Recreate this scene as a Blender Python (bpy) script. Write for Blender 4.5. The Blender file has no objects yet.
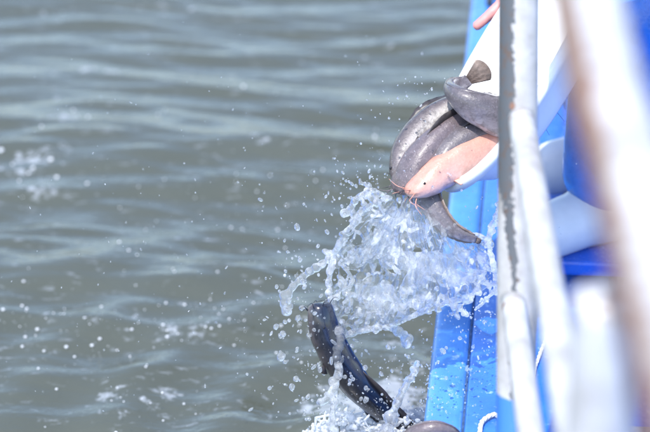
import bpy, bmesh, math, random
import numpy as np
from mathutils import Vector, Matrix, noise
import openvdb

R = math.radians
random.seed(7)
rng = np.random.default_rng(11)
sc = bpy.context.scene
COL = sc.collection

# ------------------------------------------------------------------ camera
PITCH = R(26.0)
CAM_Z = 2.434
FOCUS = 4.28
FPX = 650 * 135 / 36.0
cam_d = bpy.data.cameras.new('camera')
cam_d.lens = 135
cam_d.sensor_width = 36
cam_d.clip_start = 0.05
cam_d.clip_end = 6000
cam_d.dof.use_dof = True
cam_d.dof.focus_distance = FOCUS
cam_d.dof.aperture_fstop = 2.8
cam_d.dof.aperture_blades = 9
cam = bpy.data.objects.new('camera', cam_d)
cam.location = (0, 0, CAM_Z)
cam.rotation_euler = (math.pi / 2 - PITCH, 0, 0)
COL.objects.link(cam)
sc.camera = cam

# ------------------------------------------------------------------ sky, sun, exposure
SUN = Vector((-0.22, -0.45, 1.0)).normalized()
w = bpy.data.worlds.new('World')
sc.world = w
w.use_nodes = True
nt = w.node_tree
bg = nt.nodes['Background']
sky = nt.nodes.new('ShaderNodeTexSky')
sky.sky_type = 'NISHITA'
sky.sun_disc = False
sky.sun_elevation = math.asin(SUN.z)
sky.sun_rotation = math.atan2(SUN.x, SUN.y)
sky.air_density = 1.0
sky.dust_density = 1.0
sky.ozone_density = 2.0
nt.links.new(sky.outputs[0], bg.inputs[0])
bg.inputs[1].default_value = 0.15
sun_d = bpy.data.lights.new('sun', 'SUN')
sun_d.energy = 2.2
sun_d.angle = R(0.55)
sun_d.color = (1.0, 0.965, 0.92)
sun = bpy.data.objects.new('sun', sun_d)
sun.location = (-3, -3, 8)
sun.rotation_euler = SUN.to_track_quat('Z', 'Y').to_euler()
COL.objects.link(sun)
sc.view_settings.view_transform = 'Standard'
sc.view_settings.look = 'None'
sc.view_settings.exposure = 1.5
sc.view_settings.gamma = 1.0
sc.view_settings.use_curve_mapping = False
sc.render.engine = 'CYCLES'
cy = sc.cycles
cy.use_denoising = True
cy.max_bounces = 14
cy.transmission_bounces = 10
cy.transparent_max_bounces = 16
cy.sample_clamp_indirect = 6.0
cy.sample_clamp_direct = 0.0
cy.blur_glossy = 0.4
cy.caustics_reflective = False
cy.caustics_refractive = True

# ------------------------------------------------------------------ helpers
FW = Vector((0, math.cos(PITCH), -math.sin(PITCH)))
UP = Vector((0, math.sin(PITCH), math.cos(PITCH)))
RT = Vector((1, 0, 0))
C0 = Vector((0, 0, CAM_Z))
U = FOCUS / FPX                       # metres per picture unit at the splash


def W(px, py, d=FOCUS):
    """a point in the place, d metres ahead of where the photographer stands"""
    return C0 + d * (FW + RT * ((px - 325) / FPX) + UP * ((216 - py) / FPX))


def CV(x, y, z):
    """right / up / towards the photographer"""
    return RT * x + UP * y - FW * z


def G(px, py, z):
    d = FW + RT * ((px - 325) / FPX) + UP * ((216 - py) / FPX)
    return C0 + d * ((z - CAM_Z) / d.z)


def PX(p):
    q = Vector(p) - C0
    d = q.dot(FW)
    return (325 + FPX * q.dot(RT) / d, 216 - FPX * q.dot(UP) / d, d)


def thing(name, label, cat, loc=(0, 0, 0), group=None):
    o = bpy.data.objects.new(name, None)
    o.empty_display_size = 0.05
    COL.objects.link(o)
    o.location = loc
    o['label'] = label
    o['category'] = cat
    if group:
        o['group'] = group
    return o


def link(name, me, mat, parent=None, smooth=True):
    o = bpy.data.objects.new(name, me)
    COL.objects.link(o)
    if mat is not None:
        me.materials.append(mat)
    if smooth:
        me.polygons.foreach_set('use_smooth', [True] * len(me.polygons))
    if parent is not None:
        o.parent = parent
        base = parent
        off = Vector((0, 0, 0))
        while base is not None:
            off += base.location
            base = base.parent
        o.matrix_parent_inverse = Matrix.Translation(-off)
    return o


def mesh(name, verts, faces):
    me = bpy.data.meshes.new(name)
    me.from_pydata([tuple(v) for v in verts], [], faces)
    me.update()
    return me


def tag(o, label=None, cat=None, group=None, kind=None):
    if label:
        o['label'] = label
    if cat:
        o['category'] = cat
    if group:
        o['group'] = group
    if kind:
        o['kind'] = kind
    return o


def catmull(pts, n):
    P = [np.array(p, float) for p in pts]
    P = [2 * P[0] - P[1]] + P + [2 * P[-1] - P[-2]]
    out = []
    m = len(P) - 3
    for i in range(n):
        s = i / (n - 1) * m
        k = min(int(s), m - 1)
        t = s - k
        a, b, c, d = P[k:k + 4]
        out.append(0.5 * ((2 * b) + (c - a) * t + (2 * a - 5 * b + 4 * c - d) * t * t + (3 * b - a - 3 * c + d) * t ** 3))
    # resample evenly
    o = np.array(out)
    L = np.r_[0, np.cumsum(np.linalg.norm(np.diff(o[:, :3], axis=0), axis=1))]
    s = np.linspace(0, L[-1], n)
    return np.stack([np.interp(s, L, o[:, j]) for j in range(o.shape[1])], 1)


def tube(pts, rad, seg=10, caps=True):
    """verts, faces of a tube along points; rad a number or a list"""
    pts = [Vector(p[:3]) for p in pts]
    n = len(pts)
    if not hasattr(rad, '__len__'):
        rad = [rad] * n
    V, F = [], []
    prev = None
    for i, p in enumerate(pts):
        t = (pts[min(i + 1, n - 1)] - pts[max(i - 1, 0)]).normalized()
        if prev is None:
            a = Vector((0, 0, 1)) if abs(t.z) < 0.9 else Vector((1, 0, 0))
            nrm = t.cross(a).normalized()
        else:
            nrm = (prev - t * prev.dot(t)).normalized()
        prev = nrm
        b = t.cross(nrm)
        for j in range(seg):
            an = 2 * math.pi * j / seg
            V.append(p + (nrm * math.cos(an) + b * math.sin(an)) * rad[i])
    for i in range(n - 1):
        for j in range(seg):
            k = (j + 1) % seg
            F.append((i * seg + j, i * seg + k, (i + 1) * seg + k, (i + 1) * seg + j))
    if caps:
        F.append(tuple(range(seg))[::-1])
        F.append(tuple((n - 1) * seg + j for j in range(seg)))
    return V, F


def join(parts):
    V, F = [], []
    for v, f in parts:
        o = len(V)
        V += list(v)
        F += [tuple(i + o for i in q) for q in f]
    return V, F


def box(x0, x1, y0, y1, z0, z1):
    v = [(x, y, z) for z in (z0, z1) for y in (y0, y1) for x in (x0, x1)]
    f = [(0, 2, 3, 1), (4, 5, 7, 6), (0, 1, 5, 4), (2, 6, 7, 3), (0, 4, 6, 2), (1, 3, 7, 5)]
    return v, f


def bevel(me, w, seg=2):
    bm = bmesh.new()
    bm.from_mesh(me)
    bmesh.ops.recalc_face_normals(bm, faces=bm.faces)
    bmesh.ops.bevel(bm, geom=bm.edges, offset=w, segments=seg, affect='EDGES', profile=0.6)
    bm.to_mesh(me)
    bm.free()
    return me


# ------------------------------------------------------------------ procedural materials
class NT:
    def __init__(self, name):
        self.m = bpy.data.materials.new(name)
        self.m.use_nodes = True
        self.t = self.m.node_tree
        self.t.nodes.clear()
        self.out = self.n('ShaderNodeOutputMaterial')

    def n(self, typ, **kw):
        q = self.t.nodes.new(typ)
        for k, v in kw.items():
            setattr(q, k, v)
        return q

    def l(self, a, b):
        self.t.links.new(a, b)

    def set(self, sock, v):
        if isinstance(v, bpy.types.NodeSocket):
            self.l(v, sock)
        else:
            if sock.type == 'RGBA' and len(v) == 3:
                v = (*v, 1)
            sock.default_value = v

    def coord(self, which='Object', scale=(1, 1, 1), rot=(0, 0, 0)):
        c = self.n('ShaderNodeTexCoord')
        m = self.n('ShaderNodeMapping')
        m.inputs['Scale'].default_value = scale
        m.inputs['Rotation'].default_value = rot
        self.l(c.outputs[which], m.inputs[0])
        return m.outputs[0]

    def noise(self, vec, scale, detail=4, rough=0.55, dist=0.0):
        q = self.n('ShaderNodeTexNoise')
        q.inputs['Scale'].default_value = scale
        q.inputs['Detail'].default_value = detail
        q.inputs['Roughness'].default_value = rough
        q.inputs['Distortion'].default_value = dist
        self.l(vec, q.inputs['Vector'])
        return q.outputs[0]

    def ramp(self, fac, stops):
        q = self.n('ShaderNodeValToRGB')
        e = q.color_ramp.elements
        while len(e) < len(stops):
            e.new(0.5)
        for el, (p, c) in zip(e, stops):
            el.position = p
            el.color = (c, c, c, 1) if not hasattr(c, '__len__') else (*c, 1)
        self.set(q.inputs[0], fac)
        return q.outputs[0]

    def mix(self, fac, a, b, mode='MIX'):
        q = self.n('ShaderNodeMix', data_type='RGBA', blend_type=mode)
        self.set(q.inputs[0], fac)
        self.set(q.inputs[6], a)
        self.set(q.inputs[7], b)
        return q.outputs[2]

    def math(self, op, a, b=0.0, clamp=False):
        q = self.n('ShaderNodeMath', operation=op, use_clamp=clamp)
        self.set(q.inputs[0], a)
        self.set(q.inputs[1], b)
        return q.outputs[0]

    def sep(self, vec):
        q = self.n('ShaderNodeSeparateXYZ')
        self.l(vec, q.inputs[0])
        return q.outputs

    def attr(self, name):
        q = self.n('ShaderNodeAttribute')
        q.attribute_name = name
        return q.outputs['Fac']

    def bump(self, h, strength, dist=0.01, normal=None):
        q = self.n('ShaderNodeBump')
        q.inputs['Strength'].default_value = strength
        q.inputs['Distance'].default_value = dist
        self.l(h, q.inputs['Height'])
        if normal is not None:
            self.l(normal, q.inputs['Normal'])
        return q.outputs[0]

    def bsdf(self, color, rough=0.5, normal=None, **kw):
        q = self.n('ShaderNodeBsdfPrincipled')
        self.set(q.inputs['Base Color'], color)
        self.set(q.inputs['Roughness'], rough)
        if normal is not None:
            self.l(normal, q.inputs['Normal'])
        for k, v in kw.items():
            self.set(q.inputs[k.replace('_', ' ')], v)
        return q.outputs[0]

    def done(self, sh):
        self.l(sh, self.out.inputs[0])
        return self.m


def m_simple(name, col, rough=0.5, var=0.15, scale=30, bump=0.0, **kw):
    k = NT(name)
    v = k.coord()
    nz = k.noise(v, scale)
    c2 = tuple(x * (1 - var) for x in col)
    c = k.mix(k.ramp(nz, [(0.3, 0.0), (0.7, 1.0)]), c2, col)
    nm = k.bump(nz, bump, 0.005) if bump else None
    return k.done(k.bsdf(c, rough, nm, **kw))


def m_blue(name, col, wet=0.25):
    k = NT(name)
    v = k.coord()
    n1 = k.noise(v, 9, 5)
    n2 = k.noise(v, 60, 4)
    base = k.mix(k.ramp(n1, [(0.35, 0.0), (0.65, 1.0)]), tuple(c * 0.80 for c in col), tuple(min(1, c * 1.12) for c in col))
    worn = k.ramp(k.noise(v, 38, 6, 0.7), [(0.60, 0.0), (0.70, 1.0)])
    base = k.mix(k.math('MULTIPLY', worn, 0.65), base, (0.42, 0.58, 0.72))
    rust = k.ramp(k.noise(v, 22, 5, 0.65), [(0.73, 0.0), (0.765, 1.0)])
    base = k.mix(rust, base, (0.20, 0.075, 0.03))
    rough = k.ramp(n2, [(0.3, wet), (0.7, wet + 0.2)])
    return k.done(k.bsdf(base, rough, k.bump(k.noise(v, 45, 5), 0.25, 0.004), Coat_Weight=0.25, Coat_Roughness=0.12))


def m_pipe(name='chipped_white_paint', w0=(0.42, 0.41, 0.40), w1=(0.60, 0.60, 0.60)):
    k = NT(name)
    v = k.coord()
    n1 = k.noise(v, 55, 5, 0.6)
    n2 = k.noise(v, 14, 5, 0.6)
    white = k.mix(k.ramp(n2, [(0.35, 0.0), (0.65, 1.0)]), w0, w1)
    chip = k.ramp(k.noise(v, 30, 6, 0.7), [(0.70, 0.0), (0.72, 1.0)])
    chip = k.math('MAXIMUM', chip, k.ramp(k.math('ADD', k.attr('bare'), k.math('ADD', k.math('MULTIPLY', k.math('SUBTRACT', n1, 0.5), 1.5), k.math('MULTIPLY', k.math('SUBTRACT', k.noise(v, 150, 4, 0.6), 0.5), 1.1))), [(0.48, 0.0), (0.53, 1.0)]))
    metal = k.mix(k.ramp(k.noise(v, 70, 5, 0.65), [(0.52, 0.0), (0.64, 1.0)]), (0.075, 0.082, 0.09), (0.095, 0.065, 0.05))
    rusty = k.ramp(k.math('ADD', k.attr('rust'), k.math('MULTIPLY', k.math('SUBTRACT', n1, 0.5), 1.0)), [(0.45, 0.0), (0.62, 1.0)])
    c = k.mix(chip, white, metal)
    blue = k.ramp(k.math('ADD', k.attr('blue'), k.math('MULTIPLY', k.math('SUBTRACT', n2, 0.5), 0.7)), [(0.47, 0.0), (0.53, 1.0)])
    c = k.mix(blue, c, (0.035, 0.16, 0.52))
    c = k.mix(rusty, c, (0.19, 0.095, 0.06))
    ro = k.mix(chip, (0.35, 0.35, 0.35), (0.6, 0.6, 0.6))
    hb = k.math('SUBTRACT', k.math('MULTIPLY', n1, 0.3), chip)
    return k.done(k.bsdf(c, ro, k.bump(hb, 0.35, 0.0015)))


def m_fish(name, back, flank, belly, rough=0.42, mott=0.7, bmp=0.3):
    k = NT(name)
    v = k.coord()
    a = k.attr('belly')
    n1 = k.noise(v, 70, 5, 0.6)
    n2 = k.noise(v, 260, 3, 0.6)
    f = k.math('ADD', a, k.math('MULTIPLY', k.math('SUBTRACT', n1, 0.5), 0.35))
    c = k.ramp(f, [(0.18, back), (0.48, flank), (0.78, belly)])
    c = k.mix(k.math('MULTIPLY', k.ramp(n1, [(0.42, 0.0), (0.62, 1.0)]), mott), c, tuple(x * 0.62 for x in back))
    c = k.mix(k.math('MULTIPLY', k.ramp(n2, [(0.55, 0.0), (0.7, 1.0)]), mott * 0.5), c, tuple(min(1, x * 1.4) for x in flank))
    nm = k.bump(k.math('ADD', n2, k.math('MULTIPLY', n1, 1.5)), bmp, 0.003)
    return k.done(k.bsdf(c, rough, nm, Coat_Weight=0.6, Coat_Roughness=0.11, Coat_IOR=1.38))


def m_splash(name, white=0.06, foam_lo=0.50, foam_hi=0.78, through=0.3):
    """clear water with air beaten into it"""
    k = NT(name)
    v = k.coord('Object', (1, 1, 1), (0.5, 0.7, 0.3))
    n1 = k.noise(v, 150, 4, 0.6)
    n2 = k.noise(v, 34, 5, 0.65, 0.6)
    nm = k.bump(k.math('ADD', n1, k.math('MULTIPLY', n2, 2.0)), 0.25, 0.003)
    clear = k.bsdf((0.96, 0.985, 1.0), 0.04, nm, IOR=1.333, Transmission_Weight=1.0)
    tr = k.n('ShaderNodeBsdfTransparent')
    thin = k.n('ShaderNodeMixShader')
    thin.inputs[0].default_value = through
    k.l(clear, thin.inputs[1])
    k.l(tr.outputs[0], thin.inputs[2])
    df = k.n('ShaderNodeBsdfDiffuse')
    df.inputs[0].default_value = (0.86, 0.88, 0.90, 1)
    k.l(nm, df.inputs['Normal'])
    tl = k.n('ShaderNodeBsdfTranslucent')
    tl.inputs[0].default_value = (0.86, 0.88, 0.90, 1)
    mx = k.n('ShaderNodeMixShader')
    mx.inputs[0].default_value = 0.45
    k.l(df.outputs[0], mx.inputs[1])
    k.l(tl.outputs[0], mx.inputs[2])
    fac = k.math('ADD', k.math('MULTIPLY', k.ramp(n2, [(foam_lo, 0.0), (foam_hi, 1.0)]), 0.5), white)
    fin = k.n('ShaderNodeMixShader')
    k.l(fac, fin.inputs[0])
    k.l(thin.outputs[0], fin.inputs[1])
    k.l(mx.outputs[0], fin.inputs[2])
    return k.done(fin.outputs[0])


def m_water():
    k = NT('river_water')
    v = k.coord('Object')
    foam_v = k.coord('Object', (1.0, 1.0, 1.0))
    n1 = k.noise(foam_v, 2.1, 3, 0.5)
    n2 = k.noise(foam_v, 17, 5, 0.62, 0.4)
    n3 = k.noise(foam_v, 60, 3, 0.6)
    fm = k.math('ADD', k.math('MULTIPLY', n1, 0.55), k.math('ADD', k.math('MULTIPLY', n2, 0.7), k.math('MULTIPLY', n3, 0.22)))
    fm = k.math('ADD', fm, k.math('MULTIPLY', k.attr('foam'), 0.42))
    foam = k.ramp(fm, [(0.90, 0.0), (1.02, 1.0)])
    mud = k.mix(k.noise(v, 3.0, 3), (0.057, 0.063, 0.049), (0.073, 0.081, 0.066))
    fleck = k.ramp(k.noise(k.coord('Object', (0.45, 1.0, 1.0)), 48, 4, 0.7, 0.3), [(0.60, 0.0), (0.74, 1.0)])
    mud = k.mix(k.math('MULTIPLY', fleck, 0.55), mud, (0.30, 0.33, 0.36))
    c = k.mix(k.math('MULTIPLY', foam, 0.8), mud, (0.34, 0.37, 0.40))
    rp = k.coord('Object', (0.4, 1.0, 1.0))
    h = k.math('ADD', k.noise(rp, 26, 3, 0.5), k.math('MULTIPLY', k.noise(rp, 75, 3, 0.5), 0.35))
    h = k.math('ADD', h, k.math('MULTIPLY', k.noise(rp, 170, 2, 0.5), 0.2))
    nm = k.bump(h, 0.35, 0.010)
    ro = k.mix(foam, (0.05, 0.05, 0.05), (0.6, 0.6, 0.6))
    return k.done(k.bsdf(c, ro, nm, IOR=1.42, Specular_IOR_Level=0.5))


M = {}
M['pipe'] = m_pipe()
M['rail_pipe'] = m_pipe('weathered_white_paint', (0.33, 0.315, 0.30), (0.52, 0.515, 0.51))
M['old_pipe'] = m_pipe('dirty_old_white_paint', (0.27, 0.255, 0.24), (0.44, 0.435, 0.43))
M['blue'] = m_blue('blue_boat_paint', (0.03, 0.145, 0.53))
M['blue_light'] = m_blue('light_blue_boat_paint', (0.06, 0.22, 0.60))
M['blue_deep'] = m_blue('wet_deep_blue_paint', (0.012, 0.09, 0.50), 0.14)
M['caulk'] = m_simple('dark_seam_filler', (0.04, 0.10, 0.24), 0.8, 0.5, 90)
M['steel'] = m_simple('dull_grey_steel', (0.22, 0.23, 0.25), 0.5, 0.4, 40)
M['dark'] = m_simple('black_rubber', (0.02, 0.02, 0.022), 0.6, 0.3)
M['rope'] = m_simple('pale_rope', (0.66, 0.63, 0.57), 0.8, 0.35, 160, 0.4)
M['tub'] = m_simple('white_plastic', (0.80, 0.80, 0.80), 0.28, 0.05, 16, Subsurface_Weight=0.0)
M['print'] = m_simple('blue_print', (0.07, 0.22, 0.60), 0.4, 0.2)
M['rust'] = m_simple('rust', (0.20, 0.075, 0.03), 0.85, 0.5, 130, 0.5)
M['grey_fish'] = m_fish('mauve_grey_skin', (0.125, 0.098, 0.105), (0.215, 0.178, 0.188), (0.44, 0.40, 0.39))
M['slate_fish'] = m_fish('slate_skin', (0.105, 0.09, 0.098), (0.20, 0.178, 0.20), (0.40, 0.37, 0.41))
M['brown_fish'] = m_fish('dark_brown_skin', (0.075, 0.058, 0.058), (0.16, 0.135, 0.135), (0.52, 0.49, 0.46))
M['dark_fish'] = m_fish('blue_black_skin', (0.011, 0.015, 0.030), (0.022, 0.023, 0.033), (0.09, 0.075, 0.075), 0.16, 0.25, 0.08)
M['pink_fish'] = m_fish('pink_skin', (0.55, 0.265, 0.20), (0.58, 0.34, 0.285), (0.62, 0.44, 0.40), 0.34, 0.4, 0.25)
M['fin_brown'] = m_simple('brown_fin', (0.22, 0.165, 0.135), 0.45, 0.45, 120, 0.3)
M['fin_pink'] = m_simple('orange_fin', (0.86, 0.42, 0.32), 0.45, 0.25, 120, 0.3)
M['fin_dark'] = m_simple('dark_fin', (0.055, 0.045, 0.045), 0.4, 0.4, 120, 0.3)
M['eye'] = m_simple('black_eye', (0.008, 0.008, 0.01), 0.1, 0.1)
M['mouth'] = m_simple('dark_mouth', (0.06, 0.03, 0.03), 0.5, 0.3)
M['film'] = m_splash('thin_water_film', 0.03, 0.56, 0.85, 0.62)
M['splash'] = m_splash('splashing_water', 0.12, 0.44, 0.70, 0.30)
M['froth'] = m_splash('frothy_water', 0.62, 0.75, 0.98)
M['drop'] = m_splash('flying_water', 0.14, 0.5, 0.75)
M['foam_glint'] = m_simple('white_foam_and_glint', (0.60, 0.62, 0.64), 0.35, 0.05)
M['water'] = m_water()

# ------------------------------------------------------------------ river surface
SPL = G(360, 425, 0.0)               # where the splash meets the river
waves = []
for i in range(56):
    lam = 0.048 * (1.075 ** i) * random.uniform(0.9, 1.1)
    an = random.gauss(0, 0.19)
    kx, ky = math.sin(an), math.cos(an)
    slope = 0.034 if lam < 0.09 else (0.044 if lam < 0.34 else 0.017)
    amp = slope * lam / 6.283
    waves.append((2 * math.pi / lam * kx, 2 * math.pi / lam * ky, amp * random.uniform(0.6, 1.3), random.uniform(0, 6.28)))


def height(x, y):
    h = np.zeros_like(x)
    wx = x + 0.06 * np.sin(y * 2.3 + 1.0) + 0.05 * np.sin(x * 1.7 + y * 0.8)
    wy = y + 0.07 * np.sin(x * 1.9 + 0.5) + 0.03 * np.sin(x * 5.1 + y * 1.3)
    for kx, ky, a, p in waves:
        h += a * np.sin(kx * wx + ky * wy + p)
    rr = np.hypot(x - SPL.x, y - SPL.y)
    h += 0.010 * np.sin(rr * 2 * math.pi / 0.21) * np.exp(-rr / 0.9) + 0.012 * np.exp(-(rr / 0.16) ** 2)
    far = 1 / (1 + (np.hypot(x, y - 5) / 9) ** 2)
    h = np.where(h > 0, h * 1.15, h * 0.85)
    return h * far


def axis(lo, hi, step, far, n):
    core = np.arange(lo, hi + step / 2, step)
    g = np.geomspace(step, far, n)
    return np.r_[(lo - g)[::-1], core, hi + g]


xs = axis(-1.5, 1.0, 0.0085, 2500, 46)
ys = axis(3.6, 7.6, 0.0085, 2500, 46)
GX, GY = np.meshgrid(xs, ys)
GZ = height(GX, GY)
nx_, ny_ = len(xs), len(ys)
me = bpy.data.meshes.new('water')
co = np.stack([GX, GY, GZ], -1).reshape(-1, 3)
idx = np.arange(nx_ * ny_).reshape(ny_, nx_)
q = np.stack([idx[:-1, :-1], idx[:-1, 1:], idx[1:, 1:], idx[1:, :-1]], -1).reshape(-1, 4)
me.vertices.add(len(co))
me.vertices.foreach_set('co', co.ravel())
me.loops.add(q.size)
me.loops.foreach_set('vertex_index', q.ravel())
me.polygons.add(len(q))
me.polygons.foreach_set('loop_start', np.arange(len(q)) * 4)
me.update(calc_edges=True)
at = me.attributes.new('foam', 'FLOAT', 'POINT')
foam = np.zeros(GX.shape)
# stretches of river where foam has gathered (centre in the view, half sizes in metres)
for px, py, rx, ry, s in [(28, 178, .10, .13, .42), (60, 120, .14, .06, .22), (70, 160, .12, .08, .22), (150, 400, .20, .09, .36), (105, 330, .30, .07, .12),
                          (225, 310, .15, .05, .12), (330, 195, .05, .03, .25), (382, 140, .05, .05, .35), (340, 425, .22, .14, .55), (410, 400, .12, .2, .40),
                          (60, 70, .2, .06, .12), (260, 150, .25, .05, .16), (30, 320, .15, .06, .15), (390, 60, .10, .3, .16), (215, 195, .2, .06, .14), (130, 10, .3, .1, .08)]:
    p = G(px, py, 0)
    foam += s * np.exp(-((GX - p.x) / rx) ** 2 - ((GY - p.y) / ry) ** 2)
at.data.foreach_set('value', foam.ravel())
tag(link('water', me, M['water']), kind='structure')

# ------------------------------------------------------------------ boat
ZG = 0.27
pa, pb = G(427.5, 385, ZG), G(471.5, 0, ZG)
EY = Vector((pb.x - pa.x, pb.y - pa.y, 0)).normalized()
EX = Vector((EY.y, -EY.x, 0))
BO = Vector((pa.x, pa.y, 0))


def uedge(v):
    return 0.0 if v < 3.0 else 0.05 * (v - 3.0) ** 2


def B(u, v, z):
    p = BO + EX * u + EY * v
    return Vector((p.x, p.y, z))


boat = thing('boat', 'blue painted wooden boat with chipped white pipe railings along its side', 'boat', B(0.9, 1, -0.12))
vs = list(np.linspace(-5.5, 6.9, 90))


def sweep(name, prof, mat, closed=True, v_list=None, smooth=True):
    vl = v_list or vs
    V, F = [], []
    n = len(prof)
    for v in vl:
        for (u, z) in prof:
            V.append(B(uedge(v) + u, v, z))
    m = n if closed else n - 1
    for i in range(len(vl) - 1):
        for j in range(m):
            k = (j + 1) % n
            F.append((i * n + j, i * n + k, (i + 1) * n + k, (i + 1) * n + j))
    if closed:
        F.append(tuple(range(n)))
        F.append(tuple(range((len(vl) - 1) * n, len(vl) * n))[::-1])
    o = link(name, mesh(name, V, F), mat, boat, smooth)
    bm = bmesh.new()
    bm.from_mesh(o.data)
    bmesh.ops.recalc_face_normals(bm, faces=bm.faces)
    bm.to_mesh(o.data)
    bm.free()
    return o


def roundrect(u0, u1, z0, z1, r, s=4):
    out = []
    for cx, cz, a0 in ((u1 - r, z1 - r, 0), (u0 + r, z1 - r, 90), (u0 + r, z0 + r, 180), (u1 - r, z0 + r, 270)):
        for i in range(s + 1):
            a = R(a0 + 90 * i / s)
            out.append((cx + r * math.cos(a), cz + r * math.sin(a)))
    return out


gun_o = sweep('gunwale', roundrect(0.0, 0.0685, 0.19, ZG, 0.014), M['blue_light'])
sweep('seam', [(0.063, 0.20), (0.074, 0.20), (0.074, ZG - 0.007), (0.063, ZG - 0.007)], M['caulk'])
deck_o = sweep('side_deck', roundrect(0.0705, 0.325, 0.20, ZG - 0.002, 0.006, 2), M['blue'])
sweep('hull_side', [(0.012, 0.20), (0.004, 0.12), (0.02, 0.0), (0.07, -0.14), (0.10, -0.14), (0.05, 0.0), (0.035, 0.12), (0.04, 0.20)], M['blue'])
sweep('inner_wall', [(0.296, 0.199), (0.318, 0.199), (0.318, 0.02), (0.296, 0.02)], M['blue_deep'])
# floor boards, one by one
for i in range(9):
    u0 = 0.325 + i * 0.15
    vl = [v for v in vs if uedge(v) + u0 < 1.75]
    o = sweep('floor_board', roundrect(u0, u0 + 0.144, 0.015, 0.045, 0.006, 2), M['blue_deep'], True, vl)
# far side of the boat
BW = 1.95


def far_sweep(name, prof, mat):
    V, F = [], []
    n = len(prof)
    for v in vs:
        ue = BW - uedge(v)
        for (u, z) in prof:
            V.append(B(max(ue + u, uedge(v) + 0.33), v, z))
    for i in range(len(vs) - 1):
        for j in range(n):
            k = (j + 1) % n
            F.append((i * n + j, i * n + k, (i + 1) * n + k, (i + 1) * n + j))
    return link(name, mesh(name, V, F), mat, boat)


far_sweep('gunwale', roundrect(-0.07, 0.0, 0.19, ZG, 0.016), M['blue_light'])
far_sweep('side_deck', roundrect(-0.26, -0.0745, 0.20, ZG - 0.002, 0.006, 2), M['blue'])
far_sweep('hull_side', [(-0.012, 0.20), (-0.004, 0.12), (-0.02, 0.0), (-0.07, -0.14), (-0.28, -0.14), (-0.27, 0.199)], M['blue'])
# raised platform where the person stands
PZ = 0.325


def slab(name, u0, u1, v0, v1, z0, z1, mat, bev=0.006):
    V = [B(u, v, z) for z in (z0, z1) for v in (v0, v1) for u in (u0, u1)]
    F = [(0, 2, 3, 1), (4, 5, 7, 6), (0, 1, 5, 4), (2, 6, 7, 3), (0, 4, 6, 2), (1, 3, 7, 5)]
    return link(name, bevel(mesh(name, V, F), bev), mat, boat, False)


pf = G(575, 262, PZ)
pv = (Vector((pf.x, pf.y, 0)) - BO).dot(EY)
for i in range(6):
    slab('platform_plank', 0.23, 1.66, pv + i * 0.165, pv + i * 0.165 + 0.158, PZ - 0.03, PZ, M['blue_deep'])
for u in (0.36, 1.5):
    slab('platform_beam', u, u + 0.07, pv + 0.02, pv + 0.96, 0.046, PZ - 0.0305, M['blue'])
slab('crossbeam', 0.33, 1.62, pv - 0.36, pv - 0.30, 0.11, 0.15, M['steel'])


# unseen wheelhouse and canopy, added forward to reflect dark in the river
M['varnish'] = m_simple('brown_varnished_boards', (0.085, 0.062, 0.040), 0.45, 0.4, 12, 0.1)
M['canvas'] = m_simple('olive_canvas', (0.10, 0.095, 0.06), 0.8, 0.3, 20, 0.2)
M['glass'] = m_simple('dark_window_glass', (0.02, 0.025, 0.03), 0.05, 0.1)
for i in range(8):
    slab('added_cabin_board', 0.30 + i * 0.145, 0.30 + i * 0.145 + 0.142, 2.60, 2.63, ZG + 0.001, 1.72, M['varnish'], 0.004)
for i in range(9):
    slab('added_cabin_board', 0.27, 0.299, 2.60 + i * 0.145, 2.60 + i * 0.145 + 0.142, ZG + 0.001, 1.72, M['varnish'], 0.004)
slab('added_cabin_window', 0.55, 1.05, 2.59, 2.599, 1.05, 1.5, M['glass'], 0.003)
slab('added_cabin_window', 0.26, 0.269, 2.8, 3.4, 1.05, 1.5, M['glass'], 0.003)
slab('added_awning', -0.30, 1.75, 2.45, 4.2, 1.722, 1.76, M['canvas'], 0.01)


def rust_spot(px, py, r, par, z):
    c = G(px, py, z)
    rs = random.Random(px * 7 + py)
    n = 14
    V = []
    for zz, kx in ((z - 0.001, 1.0), (z + 0.0012, 0.8)):
        for i in range(n):
            a = 2 * math.pi * i / n
            q = r * kx * (1 + 0.35 * math.sin(a * 2 + rs.random()) * rs.random() + rs.gauss(0, 0.15))
            V.append(Vector((c.x, c.y, zz)) + EX * math.cos(a) * q * 0.7 + EY * math.sin(a) * q * 1.5)
    F = [(i, (i + 1) % n, n + (i + 1) % n, n + i) for i in range(n)] + [tuple(range(n, 2 * n))]
    link('rust_spot', mesh('rust_spot', V, F), M['rust'], par)


for (px, py, r) in [(471, 326, .006), (468, 374, .008), (466, 388, .005), (473, 305, .004), (465, 410, .003), (480, 348, .0025), (487, 345, .002)]:
    rust_spot(px, py, r, deck_o, ZG - 0.002)
for (px, py, r) in [(463, 372, .005), (466, 340, .003), (462, 398, .003)]:
    rust_spot(px, py, r, gun_o, ZG)


def pipe(name, pts, rad, parent, n=40, seg=28, bare=None, rust=None, blue=None, mat='pipe'):
    c = catmull(pts, n)
    V, F = tube(c, rad, seg)
    o = link(name, mesh(name, V, F), M[mat], parent)
    for nm, fn in (('bare', bare), ('rust', rust), ('blue', blue)):
        a = o.data.attributes.new(nm, 'FLOAT', 'POINT')
        a.data.foreach_set('value', [float(fn(Vector(v))) if fn else -0.6 for v in V])
    return o


PD = 3.73
p_top, p_mid, p_bot = W(521, -330, PD), W(519, 108, PD), W(516, 432, PD)
post_dir = (p_top - p_bot).normalized()
p_base = p_bot - post_dir * ((p_bot.z - ZG + 0.002) / post_dir.z)
p_top = p_base + post_dir * ((1.62 - ZG) / post_dir.z)
PR = 0.0305
zw = W(510, 178, PD).z


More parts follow.
